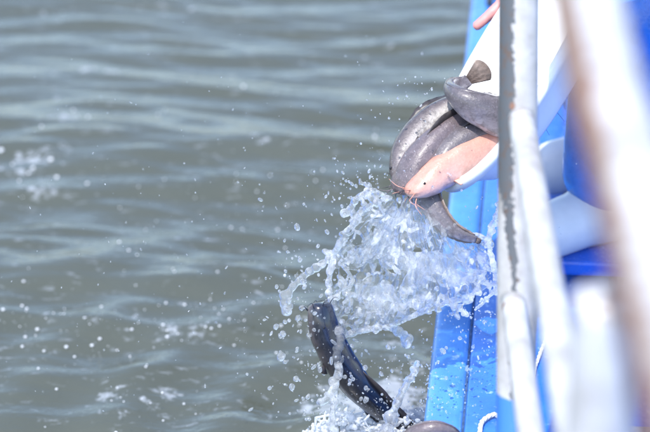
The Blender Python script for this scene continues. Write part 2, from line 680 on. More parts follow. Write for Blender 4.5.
def bare_post(v):
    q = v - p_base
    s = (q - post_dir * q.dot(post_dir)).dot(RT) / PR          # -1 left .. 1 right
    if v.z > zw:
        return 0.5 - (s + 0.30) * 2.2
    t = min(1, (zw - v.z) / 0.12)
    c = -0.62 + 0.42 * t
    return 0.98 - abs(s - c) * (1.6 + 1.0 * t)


def near(pt, r):
    return lambda v: 0.75 * math.exp(-((v - pt).length / r) ** 2)


zb = W(505, 392, PD).z
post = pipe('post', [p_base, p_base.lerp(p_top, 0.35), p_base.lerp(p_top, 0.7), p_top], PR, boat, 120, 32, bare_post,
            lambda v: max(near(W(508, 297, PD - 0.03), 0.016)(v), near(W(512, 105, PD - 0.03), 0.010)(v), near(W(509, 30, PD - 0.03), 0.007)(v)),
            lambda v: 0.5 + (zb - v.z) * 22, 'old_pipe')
V, F = tube([p_base + Vector((0, 0, 0.001)), p_base + Vector((0, 0, 0.012))], 0.062, 28)
link('base_flange', mesh('base_flange', V, F), M['pipe'], post, False)
# rails run from the post towards the stern
r1a, r1b = W(521, 116, PD - 0.01), W(573, 436, 2.74)
d1 = (r1b - r1a).normalized()
rail1 = pipe('rail', [r1a, r1a + d1 * 0.5, r1b, r1a + d1 * 3.4], 0.0205, boat, 110, 24, lambda v: 0.02, lambda v: max(near(r1a + d1 * 0.035, 0.032)(v), near(r1a + d1 * 0.42, 0.022)(v) * 0.8), None, 'rail_pipe')
r2a, r2b = W(513, 300, PD - 0.015), W(531, 436, 3.36)
d2 = (r2b - r2a).normalized()
rail2 = pipe('rail', [r2a, r2b, r2a + d2 * 1.2, r2a + d2 * 3.4], 0.019, boat, 110, 24, lambda v: -0.05, near(r2a + d2 * 0.03, 0.032), None, 'rail_pipe')
hb = W(694, 432, 1.53)
ha = W(588, 0, 2.13)
dh = (ha - hb).normalized()
he = hb + dh * ((p_top.y - hb.y) / dh.y)
p_joint = Vector((p_top.x, p_top.y, p_top.z + 0.01))
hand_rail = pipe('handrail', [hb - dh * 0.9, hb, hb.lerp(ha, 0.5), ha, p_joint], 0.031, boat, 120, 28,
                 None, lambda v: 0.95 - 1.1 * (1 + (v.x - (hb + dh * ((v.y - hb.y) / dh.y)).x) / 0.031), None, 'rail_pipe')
s_top = W(607, 296, 2.3)
s_base = Vector((s_top.x, s_top.y, ZG))
st = pipe('stanchion', [s_base, s_base.lerp(s_top, 0.3), s_base.lerp(s_top, 0.7), s_top], 0.033, boat, 60, 24, None, near(s_top, 0.05))
V, F = tube([s_top + Vector((0, 0, -0.045)), s_top + Vector((0, 0, 0.006)), s_top + Vector((0, 0, 0.014))], [0.036, 0.036, 0.025], 24)
link('cap', mesh('cap', V, F), M['rust'], st)
# black strip on the gunwale far forward
k0 = G(489, 8, ZG)
V, F = tube([k0 + Vector((0, 0, 0.012)), k0 + EY * 0.4 + Vector((0, 0, 0.012))], 0.008, 10)
link('black_hose', mesh('black_hose', V, F), M['dark'], boat)

# ropes on the side deck
zr = ZG + 0.003


def rope(name, pl, r, label):
    c = catmull([G(x, y, zr) for x, y in pl], 60)
    parts = []
    for ph in (0, 2.094, 4.189):
        q = []
        for i, p in enumerate(c):
            t = Vector(c[min(i + 1, 59)] - c[max(i - 1, 0)]).normalized()
            s = t.cross(Vector((0, 0, 1))).normalized()
            a = ph + i * 0.9
            q.append(Vector(p) + s * math.cos(a) * r * 0.5 + Vector((0, 0, r * 0.5 + math.sin(a) * r * 0.5)))
        parts.append(tube(q, r * 0.62, 7))
    V, F = join(parts)
    return tag(link(name, mesh(name, V, F), M['rope']), label, 'rope')


rope('mooring_rope', [(483, 470), (480, 440), (481, 425), (488, 418), (496, 416), (503, 424), (510, 430), (520, 436), (530, 450)], 0.0042,
     'white rope looped on blue deck at foot of rusty post')
rope('thin_cord', [(533, 378), (535, 368), (541, 352), (546, 340), (549, 325), (549, 300), (545, 285)], 0.0034,
     'thin pale cord lying on blue deck between two white rails')

# ------------------------------------------------------------------ distance field meshing
def smin(a, b, k):
    h = np.clip(0.5 + 0.5 * (b - a) / k, 0, 1)
    return b + (a - b) * h - k * h * (1 - h)


class Field:
    def __init__(self, lo, hi, h):
        self.lo = np.array(lo, np.float32)
        self.h = h
        self.n = np.ceil((np.array(hi) - self.lo) / h).astype(int) + 1
        self.a = np.full(self.n, 50.0 * h, np.float32)

    def win(self, lo, hi):
        i0 = np.clip(np.floor((np.array(lo) - self.lo) / self.h).astype(int), 0, self.n)
        i1 = np.clip(np.ceil((np.array(hi) - self.lo) / self.h).astype(int) + 1, 0, self.n)
        if np.any(i1 <= i0):
            return None
        sl = tuple(slice(a, b) for a, b in zip(i0, i1))
        ax = [(self.lo[j] + np.arange(i0[j], i1[j]) * self.h).astype(np.float32) for j in range(3)]
        return sl, ax[0][:, None, None], ax[1][None, :, None], ax[2][None, None, :]

    def cone(self, p, q, r0, r1, k=None):
        p, q = np.array(p[:3], float), np.array(q[:3], float)
        k = k if k is not None else 0.6 * min(r0, r1)
        k = max(k, 1e-6)
        m = max(r0, r1) + 2 * k + 2 * self.h
        w = self.win(np.minimum(p, q) - m, np.maximum(p, q) + m)
        if w is None:
            return
        sl, x, y, z = w
        d = q - p
        L = max(float(d @ d), 1e-12)
        t = np.clip(((x - p[0]) * d[0] + (y - p[1]) * d[1] + (z - p[2]) * d[2]) / L, 0, 1)
        dist = np.sqrt((x - p[0] - t * d[0]) ** 2 + (y - p[1] - t * d[1]) ** 2 + (z - p[2] - t * d[2]) ** 2) - (r0 + (r1 - r0) * t)
        self.a[sl] = smin(self.a[sl], dist.astype(np.float32), k)

    def ball(self, p, r, k=None):
        self.cone(p, np.array(p[:3], float) + 1e-5, r, r, k)

    def chain(self, pts, rad, k=None):
        for i in range(len(pts) - 1):
            self.cone(pts[i], pts[i + 1], rad[i], rad[i + 1], k)

    def mesh(self, name, xf=None):
        g = openvdb.FloatGrid(3.0 * self.h)
        g.copyFromArray(np.clip(self.a, -3 * self.h, 3 * self.h))
        pts, quads = g.convertToQuads(0.0)
        co = self.lo + pts.astype(np.float64) * self.h
        if xf is not None:
            co = xf(co)
        a, b, c = co[quads[:, 0]], co[quads[:, 1]], co[quads[:, 2]]
        d = co[quads[:, 3]]
        vol = np.einsum('ij,ij->i', a, np.cross(b, c)).sum() + np.einsum('ij,ij->i', a, np.cross(c, d)).sum()
        if vol < 0:
            quads = quads[:, ::-1]
        me = bpy.data.meshes.new(name)
        me.vertices.add(len(co))
        me.vertices.foreach_set('co', co.astype(np.float32).ravel())
        me.loops.add(quads.size)
        me.loops.foreach_set('vertex_index', quads.astype(np.int32).ravel())
        me.polygons.add(len(quads))
        me.polygons.foreach_set('loop_start', np.arange(len(quads)) * 4)
        me.update(calc_edges=True)
        me.validate()
        return me


# ------------------------------------------------------------------ white tub
tn = CV(-0.865 * 0.933, 0.502 * 0.933, 0.36).normalized()  # the way the opening faces
tu = CV(0.502, 0.865, 0.0)
tu = (tu - tn * tu.dot(tn)).normalized()                # long axis, up and to the right
tw = tu.cross(tn).normalized()                          # short axis, towards the photographer
TC = W(513, 58, 4.33)
TL, TW, TD = 0.247, 0.160, 0.076


def sup(a, L, Wd, e):
    c, s = math.cos(a), math.sin(a)
    return (math.copysign(abs(c) ** (2 / e), c) * L, math.copysign(abs(s) ** (2 / e), s) * Wd)


def tubp(a, L, Wd, dep, e=2.25):
    x, y = sup(a, L, Wd, e)
    return TC + tu * x + tw * y - tn * dep


NS = 96
tub = thing('fish_tub', 'white plastic tub tipped on its side, pouring catfish overboard', 'tub', tubp(math.pi, TL * 0.8, TW * 0.8, TD * 0.6))


def tubloft(rings, close_end=False):
    V, F = [], []
    for (L, Wd, dep) in rings:
        for i in range(NS):
            V.append(tubp(2 * math.pi * i / NS, L, Wd, dep))
    for r in range(len(rings) - 1):
        for i in range(NS):
            k = (i + 1) % NS
            F.append((r * NS + i, r * NS + k, (r + 1) * NS + k, (r + 1) * NS + i))
    return V, F


rings = [(TL, TW, 0.0), (TL * 0.93, TW * 0.88, 0.035), (TL * 0.86, TW * 0.78, TD - 0.016), (TL * 0.83, TW * 0.73, TD - 0.005), (TL * 0.78, TW * 0.67, TD), (TL * 0.02, TW * 0.02, TD),
         (TL * 0.02, TW * 0.02, TD + 0.004), (TL * 0.79, TW * 0.68, TD + 0.004), (TL * 0.845, TW * 0.75, TD - 0.003), (TL * 0.875, TW * 0.80, TD - 0.016),
         (TL * 0.945, TW * 0.90, 0.035), (TL * 1.014, TW * 1.02, 0.0)]
V, F = tubloft(rings)
F.append(tuple(range(5 * NS, 6 * NS)))
F.append(tuple(range(6 * NS, 7 * NS))[::-1])
basin = link('basin', mesh('basin', V, F), M['tub'], tub)
rr = [(TL, TW, 0.0), (TL + 0.002, TW + 0.002, -0.003), (TL + 0.010, TW + 0.010, -0.004), (TL + 0.0165, TW + 0.0165, -0.001), (TL + 0.018, TW + 0.018, 0.014),
      (TL + 0.015, TW + 0.015, 0.014), (TL + 0.012, TW + 0.012, 0.003), (TL + 0.003, TW + 0.003, 0.001)]
V, F = tubloft(rr + [rr[0]])
link('rim', mesh('rim', V, F), M['tub'], tub)
# small blue printed mark on the inside of the far wall
def wall_at(px, py):
    best = None
    for i in range(240):
        a = math.pi + math.pi * i / 240
        for dep in np.linspace(0.004, 0.034, 16):
            f = dep / 0.035
            p = tubp(a, TL * (1 - 0.07 * f), TW * (1 - 0.12 * f), dep)
            q_ = PX(p)
            e = (q_[0] - px) ** 2 + (q_[1] - py) ** 2
            if best is None or e < best[0]:
                best = (e, p)
    return best[1]


parts = []
for (x0, y0, x1, y1) in [(489, 96, 492, 92), (492.5, 96, 495, 92.5), (491, 90, 494, 88.5), (494, 98, 496, 95.5), (494, 90.5, 497, 91)]:
    a_, b_ = wall_at(x0, y0) + tw * 0.0006 + tn * 0.0006, wall_at(x1, y1) + tw * 0.0006 + tn * 0.0006
    parts.append(tube([a_, a_.lerp(b_, 0.5), b_], [0.0009, 0.0014, 0.0009], 6))
V, F = join(parts)
link('printed_mark', mesh('printed_mark', V, F), M['print'], basin)

print('TUB corners', [tuple(round(x, 2) for x in PX(tubp(2 * math.pi * i / 16, TL, TW, 0))) for i in range(16)])

# ------------------------------------------------------------------ catfish
HP0 = ([0, .012, .035, .08, .15, .25, .40, .60, .80, .93, 1.0], [.10, .30, .46, .66, .86, 1.0, .97, .74, .50, .36, .30])
WP0 = ([0, .012, .035, .08, .15, .25, .40, .60, .80, .93, 1.0], [.30, .62, .86, 1.02, 1.10, 1.02, .84, .55, .30, .16, .08])


def fin_mesh(name, pts_base, pts_tip, thick, nrm):
    """a ruffled blade between two rows of points"""
    n = len(pts_base)
    V, F = [], []
    for s in (-1, 1):
        for i in range(n):
            for j, f in enumerate((0.0, 0.5, 1.0)):
                p = Vector(pts_base[i]).lerp(Vector(pts_tip[i]), f)
                wv = 0.25 * math.sin(i * 1.9) * f
                V.append(p + Vector(nrm[i]) * thick * (s * (1 - 0.6 * f) + wv * 3))
    o = n * 3
    for i in range(n - 1):
        for j in range(2):
            a = i * 3 + j
            F.append((a, a + 1, a + 4, a + 3))
            F.append((o + a, o + a + 3, o + a + 4, o + a + 1))
        F.append((i * 3 + 2, o + i * 3 + 2, o + i * 3 + 5, i * 3 + 5))
        F.append((i * 3, i * 3 + 3, o + i * 3 + 3, o + i * 3))
    e = (n - 1) * 3
    for j in range(2):
        F.append((j, o + j, o + j + 1, j + 1))
        F.append((e + j, e + j + 1, o + e + j + 1, o + e + j))
    return mesh(name, V, F)


def catfish(label, pts, rad, dorsal, mat, fin='fin_dark', twist=None, group='catfish tipped from the tub', flat=1.0, barb=1.0, head=True, tail=1.0, blunt=0.0, finh=1.0, eye=1.0, backfin=None, spread=66):
    """pts run snout to tail; rad = half height of the deepest part in picture units; dorsal in right/up/near"""
    N, S = 64, 28
    HP = (HP0[0], [h + (1 - h) * blunt * (t < 0.3) * (0.4 + (t > 0)) / 1.4 for t, h in zip(*HP0)])
    WP = (WP0[0], [h + max(0, 1 - h) * blunt * (t < 0.3) for t, h in zip(*WP0)])
    c = catmull([W(*p) for p in pts], N)
    rm = rad * U
    root = thing('catfish', label, 'fish', tuple(c[N // 2]), group)
    T = np.gradient(c, axis=0)
    T /= np.linalg.norm(T, axis=1)[:, None]
    dv = [np.array(CV(*d)) for d in (dorsal if isinstance(dorsal, list) else [dorsal, dorsal])]
    Ds, Bs = [], []
    for i in range(N):
        f = i / (N - 1) * (len(dv) - 1)
        k = min(int(f), len(dv) - 2)
        d = dv[k] * (1 - (f - k)) + dv[k + 1] * (f - k)
        d = d - T[i] * (d @ T[i])
        d /= np.linalg.norm(d)
        Ds.append(d)
        Bs.append(np.cross(T[i], d))
    tt = np.linspace(0, 1, N) ** 1.25
    L = np.r_[0, np.cumsum(np.linalg.norm(np.diff(c, axis=0), axis=1))]
    ci = lambda t: np.array([np.interp(t * L[-1], L, c[:, j]) for j in range(3)])
    fi = lambda A, t: np.array([np.interp(t * L[-1], L, np.array(A)[:, j]) for j in range(3)])
    V, F, bel = [], [], []
    for i in range(N):
        t = tt[i]
        p, D, Bv = ci(t), fi(Ds, t), fi(Bs, t)
        hh = rm * np.interp(t, *HP)
        ww = rm * np.interp(t, *WP) * flat
        for j in range(S):
            a = 2 * math.pi * j / S
            ca, sa = math.cos(a), math.sin(a)
            y = math.copysign(abs(sa) ** 0.9, sa)
            x = math.copysign(abs(ca) ** 0.85, ca)
            if y < 0:
                y *= 0.88
            k = 1.0
            if head and t < 0.075 and -0.42 < sa < -0.12:          # mouth cleft
                k -= 0.16 * (1 - t / 0.075)
            if 0.17 < t < 0.215 and sa < 0.6:                        # gill cover edge
                k -= 0.045 * math.sin((t - 0.17) / 0.045 * math.pi)
            V.append(p + D * y * hh * k + Bv * x * ww * k + D * hh * 0.04 * math.sin(t * 40) * 0.3)
            bel.append(0.5 - 0.5 * sa)
    for i in range(N - 1):
        for j in range(S):
            k = (j + 1) % S
            F.append((i * S + j, (i + 1) * S + j, (i + 1) * S + k, i * S + k))
    F.append(tuple(range(S)))
    F.append(tuple(range((N - 1) * S, N * S))[::-1])
    body = link('body', mesh('body', V, F), M[mat], root)
    at = body.data.attributes.new('belly', 'FLOAT', 'POINT')
    at.data.foreach_set('value', bel)

    def pf(me_, nm, m):
        return link(nm, me_, M[m], root)

    # long low fins on back and under the tail
    for nm, t0, t1, s, hgt in (('dorsal_fin', 0.36, 0.97, 1, 0.42), ('anal_fin', 0.52, 0.97, -1, 0.36)):
        a, b, nn = [], [], []
        for i in range(26):
            f = i / 25
            t = t0 + (t1 - t0) * f
            p, D = ci(t), fi(Ds, t)
            hh = rm * np.interp(t, *HP) * (0.88 if s < 0 else 1.0)
            env = min(1, f * 6) * min(1, (1 - f) * 5 + 0.35)
            a.append(p + D * s * hh * 0.93)
            b.append(p + D * s * (hh * 0.98 + rm * hgt * env * finh) + fi(T, t) * rm * 0.2 * env)
            nn.append(fi(Bs, t))
        pf(fin_mesh(nm, a, b, 0.0010, nn), nm, backfin or fin)
    # rounded tail fin
    a, b, nn = [], [], []
    p, D, Tv = ci(1.0), fi(Ds, 1.0), fi(T, 1.0)
    for i in range(15):
        an = R(-spread + 2 * spread * i / 14)
        a.append(p - Tv * rm * 0.08 + D * math.sin(an) * rm * 0.26)
        b.append(p + (Tv * math.cos(an) ** 0.7 + D * math.sin(an) * 0.82) * rm * (1.05 * tail) * (1 - 0.25 * abs(math.sin(an)) ** 4))
        nn.append(fi(Bs, 1.0))
    pf(fin_mesh('tail_fin', a, b, 0.0011, nn), 'tail_fin', fin)
    # pectoral fins
    for s in (-1, 1):
        t = 0.235
        p, D, Bv, Tv = ci(t), fi(Ds, t), fi(Bs, t), fi(T, t)
        hh, ww = rm * np.interp(t, *HP), rm * np.interp(t, *WP) * flat
        a, b, nn = [], [], []
        for i in range(9):
            an = R(12 + 68 * i / 8)
            o = p + Bv * s * ww * 0.80 - D * hh * 0.46 + Tv * rm * 0.26 * (i / 8 - 0.5)
            a.append(o)
            b.append(o + (Tv * math.cos(an) + (Bv * s * 0.75 - D * 0.55) * math.sin(an) * 0.8) * rm * (0.95 - 0.30 * (i / 8)))
            nn.append(np.cross(Tv, Bv * s * 0.75 - D * 0.55))
        pf(fin_mesh('pectoral_fin', a, b, 0.0011, nn), 'pectoral_fin', fin)
    if not head:
        return root
    # eyes
    for s in (-1, 1):
        t = 0.088
        p, D, Bv = ci(t), fi(Ds, t), fi(Bs, t)
        hh, ww = rm * np.interp(t, *HP), rm * np.interp(t, *WP) * flat
        a = R(30)
        o = Vector(p + D * hh * math.sin(a) ** 0.9 + Bv * s * ww * math.cos(a) ** 0.85)
        bm = bmesh.new()
        bmesh.ops.create_uvsphere(bm, u_segments=10, v_segments=7, radius=(rm * 0.085 + 0.0006) * eye, matrix=Matrix.Translation(o - (o - Vector(p)) * 0.02))
        me_ = bpy.data.meshes.new('eye')
        bm.to_mesh(me_)
        bm.free()
        pf(me_, 'eye', 'eye')
    # barbels round the mouth
    for s in (-1, 1):
        for kk, (t, an, ln, fx, fd) in enumerate(((0.012, 50, 0.75, -0.6, 0.9), (0.022, 5, 1.35, -0.35, -0.25), (0.03, -45, 0.85, -0.35, -0.9), (0.034, -68, 0.6, 0.1, -1.0))):
            p, D, Bv, Tv = ci(t), fi(Ds, t), fi(Bs, t), fi(T, t)
            hh, ww = rm * np.interp(t, *HP), rm * np.interp(t, *WP) * flat
            a = R(an)
            o = p + D * hh * math.sin(a) * 0.92 + Bv * s * ww * math.cos(a) * 0.92
            end = o + (Bv * s * 0.8 + Tv * fx + D * fd) * rm * ln * barb
            mid = (o + end) / 2 + (Tv * -0.35 + D * 0.12) * rm * ln * random.uniform(0.3, 1.0)
            cc = catmull([o, o * 0.5 + mid * 0.5 - Tv * rm * 0.05, mid, end], 12)
            Vb, Fb = tube(cc, [0.0010 * (1 - 0.7 * i / 11) for i in range(12)], 6)
            pf(mesh('barbel', Vb, Fb), 'barbel', mat)
    return root


catfish('pink albino catfish sliding head first over the lip of white tub',
        [(407, 194, 4.25), (424, 185, 4.26), (446, 170, 4.275), (472, 154, 4.29), (498, 140, 4.31), (523, 124, 4.33), (545, 104, 4.36)], 18.8, (-0.42, 0.85, 0.36), 'pink_fish', 'fin_pink', flat=0.85, barb=1.0, eye=0.75)
catfish('slate grey catfish lying just above the pink catfish in the tub',
        [(419, 180, 4.28), (434, 167, 4.285), (452, 149, 4.295), (474, 136, 4.305), (498, 128, 4.32), (520, 118, 4.35), (540, 100, 4.39)], 17.5, (-0.45, 0.62, 0.7), 'slate_fish')
catfish('mauve grey catfish in the middle of the pile, diving towards the splash',
        [(399, 194, 4.28), (409, 176, 4.285), (424, 156, 4.29), (442, 138, 4.30), (462, 122, 4.315), (484, 112, 4.33), (505, 105, 4.38)], 17.0, (-0.62, 0.42, 0.66), 'grey_fish')
catfish('dark brown catfish with pale belly, outermost at left of the pile',
        [(399, 184, 4.31), (401, 166, 4.31), (410, 145, 4.32), (424, 126, 4.33), (443, 109, 4.34), (464, 99, 4.37), (486, 96, 4.41)], 15.5, (-0.90, 0.30, -0.32), 'brown_fish')
catfish('grey catfish curled back on itself on top of the pile, brown tail up',
        [(527, 108, 4.41), (519, 115, 4.37), (503, 118, 4.30), (480, 110, 4.265), (462, 101, 4.265), (453, 92, 4.295), (456, 86, 4.335), (463, 84, 4.35), (469, 80, 4.35)], 23,
        [(0.0, 0.75, 0.65), (0.0, 0.75, 0.65), (-0.2, 0.7, 0.6), (-0.6, 0.8, 0.2), (-0.5, 0.8, 0.3)], 'slate_fish', 'fin_brown', tail=1.0, finh=0.05, backfin='slate_fish', spread=46)
catfish('dark grey catfish plunging through the splash with its thin tail trailing',
        [(398, 178, 4.33), (412, 178, 4.32), (424, 189, 4.30), (432, 206, 4.28), (443, 222, 4.27), (457, 233, 4.265), (476, 240, 4.265)], 15.0, (0.6, 0.6, 0.5), 'slate_fish', 'fin_brown', tail=0.35, finh=0.4)
catfish('blue-black catfish arched upright out of the water below the splash',
        [(319, 302, 4.26), (321, 318, 4.265), (327, 339, 4.28), (340, 363, 4.30), (360, 390, 4.33), (383, 412, 4.37), (408, 432, 4.42), (436, 446, 4.47)], 17.5, (0.80, 0.35, 0.5), 'dark_fish', 'fin_dark', flat=0.9, barb=0.55, blunt=0.5, eye=0.6)
catfish('mauve catfish back breaking the surface at foot of the blue gunwale',
        [(394, 466, 4.16), (405, 449, 4.12), (419, 435, 4.09), (436, 430, 4.08), (450, 435, 4.09), (458, 448, 4.12), (456, 466, 4.16)], 11.5, (0.0, 0.8, 0.6), 'grey_fish', backfin='grey_fish', finh=0.3)

# ------------------------------------------------------------------ splash
def vnoise(shape, cell, seed):
    r = np.random.default_rng(seed)
    n0, n1 = int(shape[0] / cell) + 3, int(shape[1] / cell) + 3
    g = r.random((n0, n1))
    y = np.arange(shape[0]) / cell
    x = np.arange(shape[1]) / cell
    iy, ix = y.astype(int), x.astype(int)
    fy, fx = y - iy, x - ix
    fy, fx = fy * fy * (3 - 2 * fy), fx * fx * (3 - 2 * fx)
    a = g[iy][:, ix] * (1 - fx) + g[iy][:, ix + 1] * fx
    b = g[iy + 1][:, ix] * (1 - fx) + g[iy + 1][:, ix + 1] * fx
    return a * (1 - fy)[:, None] + b * fy[:, None]


def polydist(poly, X, Y):
    """signed distance (negative inside) to a polygon"""
    d = np.full(X.shape, 1e9)
    ins = np.zeros(X.shape, bool)
    n = len(poly)
    for i in range(n):
        x0, y0 = poly[i]
        x1, y1 = poly[(i + 1) % n]
        ex, ey = x1 - x0, y1 - y0
        t = np.clip(((X - x0) * ex + (Y - y0) * ey) / (ex * ex + ey * ey + 1e-9), 0, 1)
        d = np.minimum(d, np.hypot(X - x0 - t * ex, Y - y0 - t * ey))
        c = ((y0 > Y) != (y1 > Y)) & (X < (x1 - x0) * (Y - y0) / (y1 - y0 + 1e-9) + x0)
        ins ^= c
    return np.where(ins, -d, d)


HV = 0.75                                   # voxel, picture units
xf = lambda co: np.array([tuple(W(p[0], p[1], FOCUS + p[2] * U)) for p in co])


def xf(co):
    d = FOCUS + co[:, 2] * U
    base = np.array(FW)[None] + np.outer((co[:, 0] - 325) / FPX, np.array(RT)) + np.outer((216 - co[:, 1]) / FPX, np.array(UP))
    return np.array(C0)[None] + base * d[:, None]


fld = Field((268, 172, -48), (506, 452, 44), HV)
ax0 = fld.lo[0] + np.arange(fld.n[0]) * HV
ax1 = fld.lo[1] + np.arange(fld.n[1]) * HV
AX, AY = np.meshgrid(ax0, ax1, indexing='ij')
sh = AX.shape
OUT = [(420, 192), (404, 192), (390, 197), (374, 203), (362, 212), (352, 224), (344, 236), (335, 250), (330, 268), (329, 288), (331, 308), (334, 326), (340, 336), (356, 333), (372, 328),
       (390, 325), (408, 318), (424, 311), (440, 306), (455, 301), (470, 299), (481, 289), (488, 272), (492, 254), (486, 243), (474, 238), (460, 238), (446, 232), (436, 220), (430, 206)]
HOLES = [((345, 272), 4.5, 7.5), ((352, 287), 4, 5.5), ((343, 297), 3.5, 6), ((349, 307), 3, 4), ((394, 268), 7, 4.2), ((378, 262), 3.2, 3.0), ((366, 300), 2.5, 3.5), ((416, 252), 3.0, 2.2),
         ((444, 279), 3.2, 2.4), ((360, 252), 2.2, 4.0), ((372, 230), 2.0, 3.0)]
jx = (vnoise(sh, 14 / HV, 1) - 0.5) * 9 + (vnoise(sh, 5 / HV, 2) - 0.5) * 3.5
jy = (vnoise(sh, 14 / HV, 3) - 0.5) * 9 + (vnoise(sh, 5 / HV, 4) - 0.5) * 3.5
d2 = polydist(OUT, AX + jx, AY + jy)
for (hx, hy), ra, rb in HOLES:
    hd = (np.sqrt(((AX + jx * 0.7 - hx) / ra) ** 2 + ((AY + jy * 0.7 - hy) / rb) ** 2) - 1) * min(ra, rb)
    d2 = np.maximum(d2, -hd)
ang = np.arctan2(AY - 180, AX - 415)
rad = np.hypot(AX - 415, AY - 180)
rid = np.zeros(sh)
for i in range(9):
    fr = 7 * 1.42 ** i
    rid += np.sin(ang * fr + rad * 0.05 * (random.random() - 0.5) * 2 + random.uniform(0, 6.28) + 2.2 * (vnoise(sh, 30 / HV, 50 + i) - 0.5) * 3) / (1.0 + 0.32 * i)
bulge = ((AX - 405) / 90) ** 2 + ((AY - 262) / 80) ** 2
n_big = vnoise(sh, 34 / HV, 5) - 0.5
n_mid = vnoise(sh, 13 / HV, 6) - 0.5
n_sm = vnoise(sh, 6 / HV, 7) - 0.5
n_ti = vnoise(sh, 2.6 / HV, 8) - 0.5
c0 = -18 + 26 * bulge + 22 * n_big + 9 * n_mid + 4 * n_sm + 1.3 * rid * np.clip(rad / 60, 0.2, 1.2)
c0 = np.clip(c0, -40, 30)
# cells: torn film between ligaments
rs = np.random.default_rng(404)
NC = 230
sx_, sy_ = rs.uniform(322, 496, NC), rs.uniform(186, 345, NC)
QX, QY = AX + jx * 0.8, AY + jy * 0.8
best1 = np.full(sh, 1e9)
best2 = np.full(sh, 1e9)
who = np.zeros(sh, int)
da, db = np.cos(ang), np.sin(ang)
for i in range(NC):
    ex, ey = QX - sx_[i], QY - sy_[i]
    al = ex * da + ey * db                     # along the throw
    ac = -ex * db + ey * da
    dd = np.sqrt((al * 0.62) ** 2 + (ac * 1.25) ** 2)
    up_ = dd < best1
    best2 = np.where(up_, best1, np.minimum(best2, dd))
    who = np.where(up_, i, who)
    best1 = np.where(up_, dd, best1)
edge = (best2 - best1) * 0.5
p_hole = np.where(sx_ < 366, 0.50, np.where(sx_ < 400, 0.22, 0.12))
p_hole = np.where((sx_ < 360) & (sy_ > 255), 0.62, p_hole)
holes = rs.random(NC) < p_hole
d_sheet = np.maximum(d2, np.where(holes[who], edge - 0.9, -5.0))
th = 0.95 + 0.5 * np.clip(n_sm + 0.1, 0, 1) + 0.35 * np.clip(rid * 0.35, -0.6, 1) + 1.0 * np.exp(-((d_sheet + 1.4) / 1.5) ** 2)
th = np.clip(th, 0.72, 2.6)
CZ = (fld.lo[2] + np.arange(fld.n[2]) * HV)[None, None, :]
gr = np.gradient(c0, HV)
slope = np.sqrt(1 + gr[0] ** 2 + gr[1] ** 2)
dz0 = (np.abs(CZ - c0[:, :, None]) / slope[:, :, None]).astype(np.float32)
sheet = dz0 - th[:, :, None].astype(np.float32)
ed = d_sheet[:, :, None].astype(np.float32)
sheet = np.where(ed > 0, np.sqrt(np.maximum(ed, 0) ** 2 + np.maximum(dz0, 0) ** 2) - 0.6, sheet)
fld.a = np.minimum(fld.a, sheet.astype(np.float32))
# ligaments along the cell borders, of uneven thickness
lig = np.clip(0.35 + 2.6 * (vnoise(sh, 9 / HV, 61) - 0.42) + 1.0 * (vnoise(sh, 3.5 / HV, 62) - 0.5), 0.0, 1.6)
lig *= np.where(AX > 430, 0.75, 1.0)
eo = np.maximum(edge, d2 + 0.4)[:, :, None].astype(np.float32)
fl2 = Field((268, 172, -48), (506, 452, 44), HV)
fl2.a = np.minimum(fl2.a, (np.sqrt(eo ** 2 + (dz0 + 0.0) ** 2) - lig[:, :, None]).astype(np.float32))
# a second film behind, torn to shreds
OUT2 = [(412, 196), (392, 204), (372, 222), (356, 246), (350, 276), (356, 304), (380, 312), (410, 304), (440, 292), (470, 280), (486, 258), (470, 246), (450, 240), (430, 220)]
d3 = polydist(OUT2, AX + jy * 1.3, AY + jx * 1.3)
hole2 = (vnoise(sh, 15 / HV, 22) - 0.46) * 26
d3 = np.maximum(d3, hole2)
c1 = 8 + 10 * bulge + 20 * (vnoise(sh, 24 / HV, 23) - 0.5) + 8 * (vnoise(sh, 9 / HV, 24) - 0.5) - 1.2 * rid
th1 = np.clip(1.0 + 1.2 * (vnoise(sh, 5 / HV, 25) - 0.4) + 1.0 * np.exp(-((d3 + 1.4) / 1.5) ** 2), 0.7, 3.0)
gr = np.gradient(c1, HV)
slope = np.sqrt(1 + gr[0] ** 2 + gr[1] ** 2)
dz1 = (np.abs(CZ - c1[:, :, None]) / slope[:, :, None]).astype(np.float32)
ed = d3[:, :, None].astype(np.float32)
sheet = np.where(ed > 0, np.sqrt(np.maximum(ed, 0) ** 2 + dz1 ** 2) - 0.6, dz1 - th1[:, :, None].astype(np.float32))
fl2.a = np.minimum(fl2.a, sheet.astype(np.float32))
del sheet, dz1, dz0


def cdep(x, y):
    i = int(np.clip((x - fld.lo[0]) / HV, 0, sh[0] - 1))
    j = int(np.clip((y - fld.lo[1]) / HV, 0, sh[1] - 1))
    return float(c0[i, j])


def strand(pl, r0, r1, bead=0.5, z=None, seed=0, jit=0.8, fld=None):
    fld = fld or F1
    rd = random.Random(seed)
    pts = catmull([(x, y, (cdep(x, y) if z is None else z)) for x, y in pl], max(12, int(len(pl) * 9)))
    n = len(pts)
    ph = rd.uniform(0, 6)
    rads = []
    for i in range(n):
        f = i / (n - 1)
        r = r0 + (r1 - r0) * f
        r *= 1 + bead * math.sin(ph + i * rd.uniform(0.7, 1.1)) * rd.uniform(0.3, 1)
        rads.append(max(0.65, r))
        pts[i] += np.array([rd.gauss(0, jit * 0.4), rd.gauss(0, jit * 0.4), rd.gauss(0, jit)])
    fld.chain(pts, rads, 1.6)
    for i in range(n):
        if rd.random() < 0.28:
            fld.ball(pts[i] + np.array([rd.gauss(0, 1.4), rd.gauss(0, 1.4), rd.gauss(0, 1.4)]), rads[i] * rd.uniform(0.9, 1.7), 1.2)


F1 = fl2
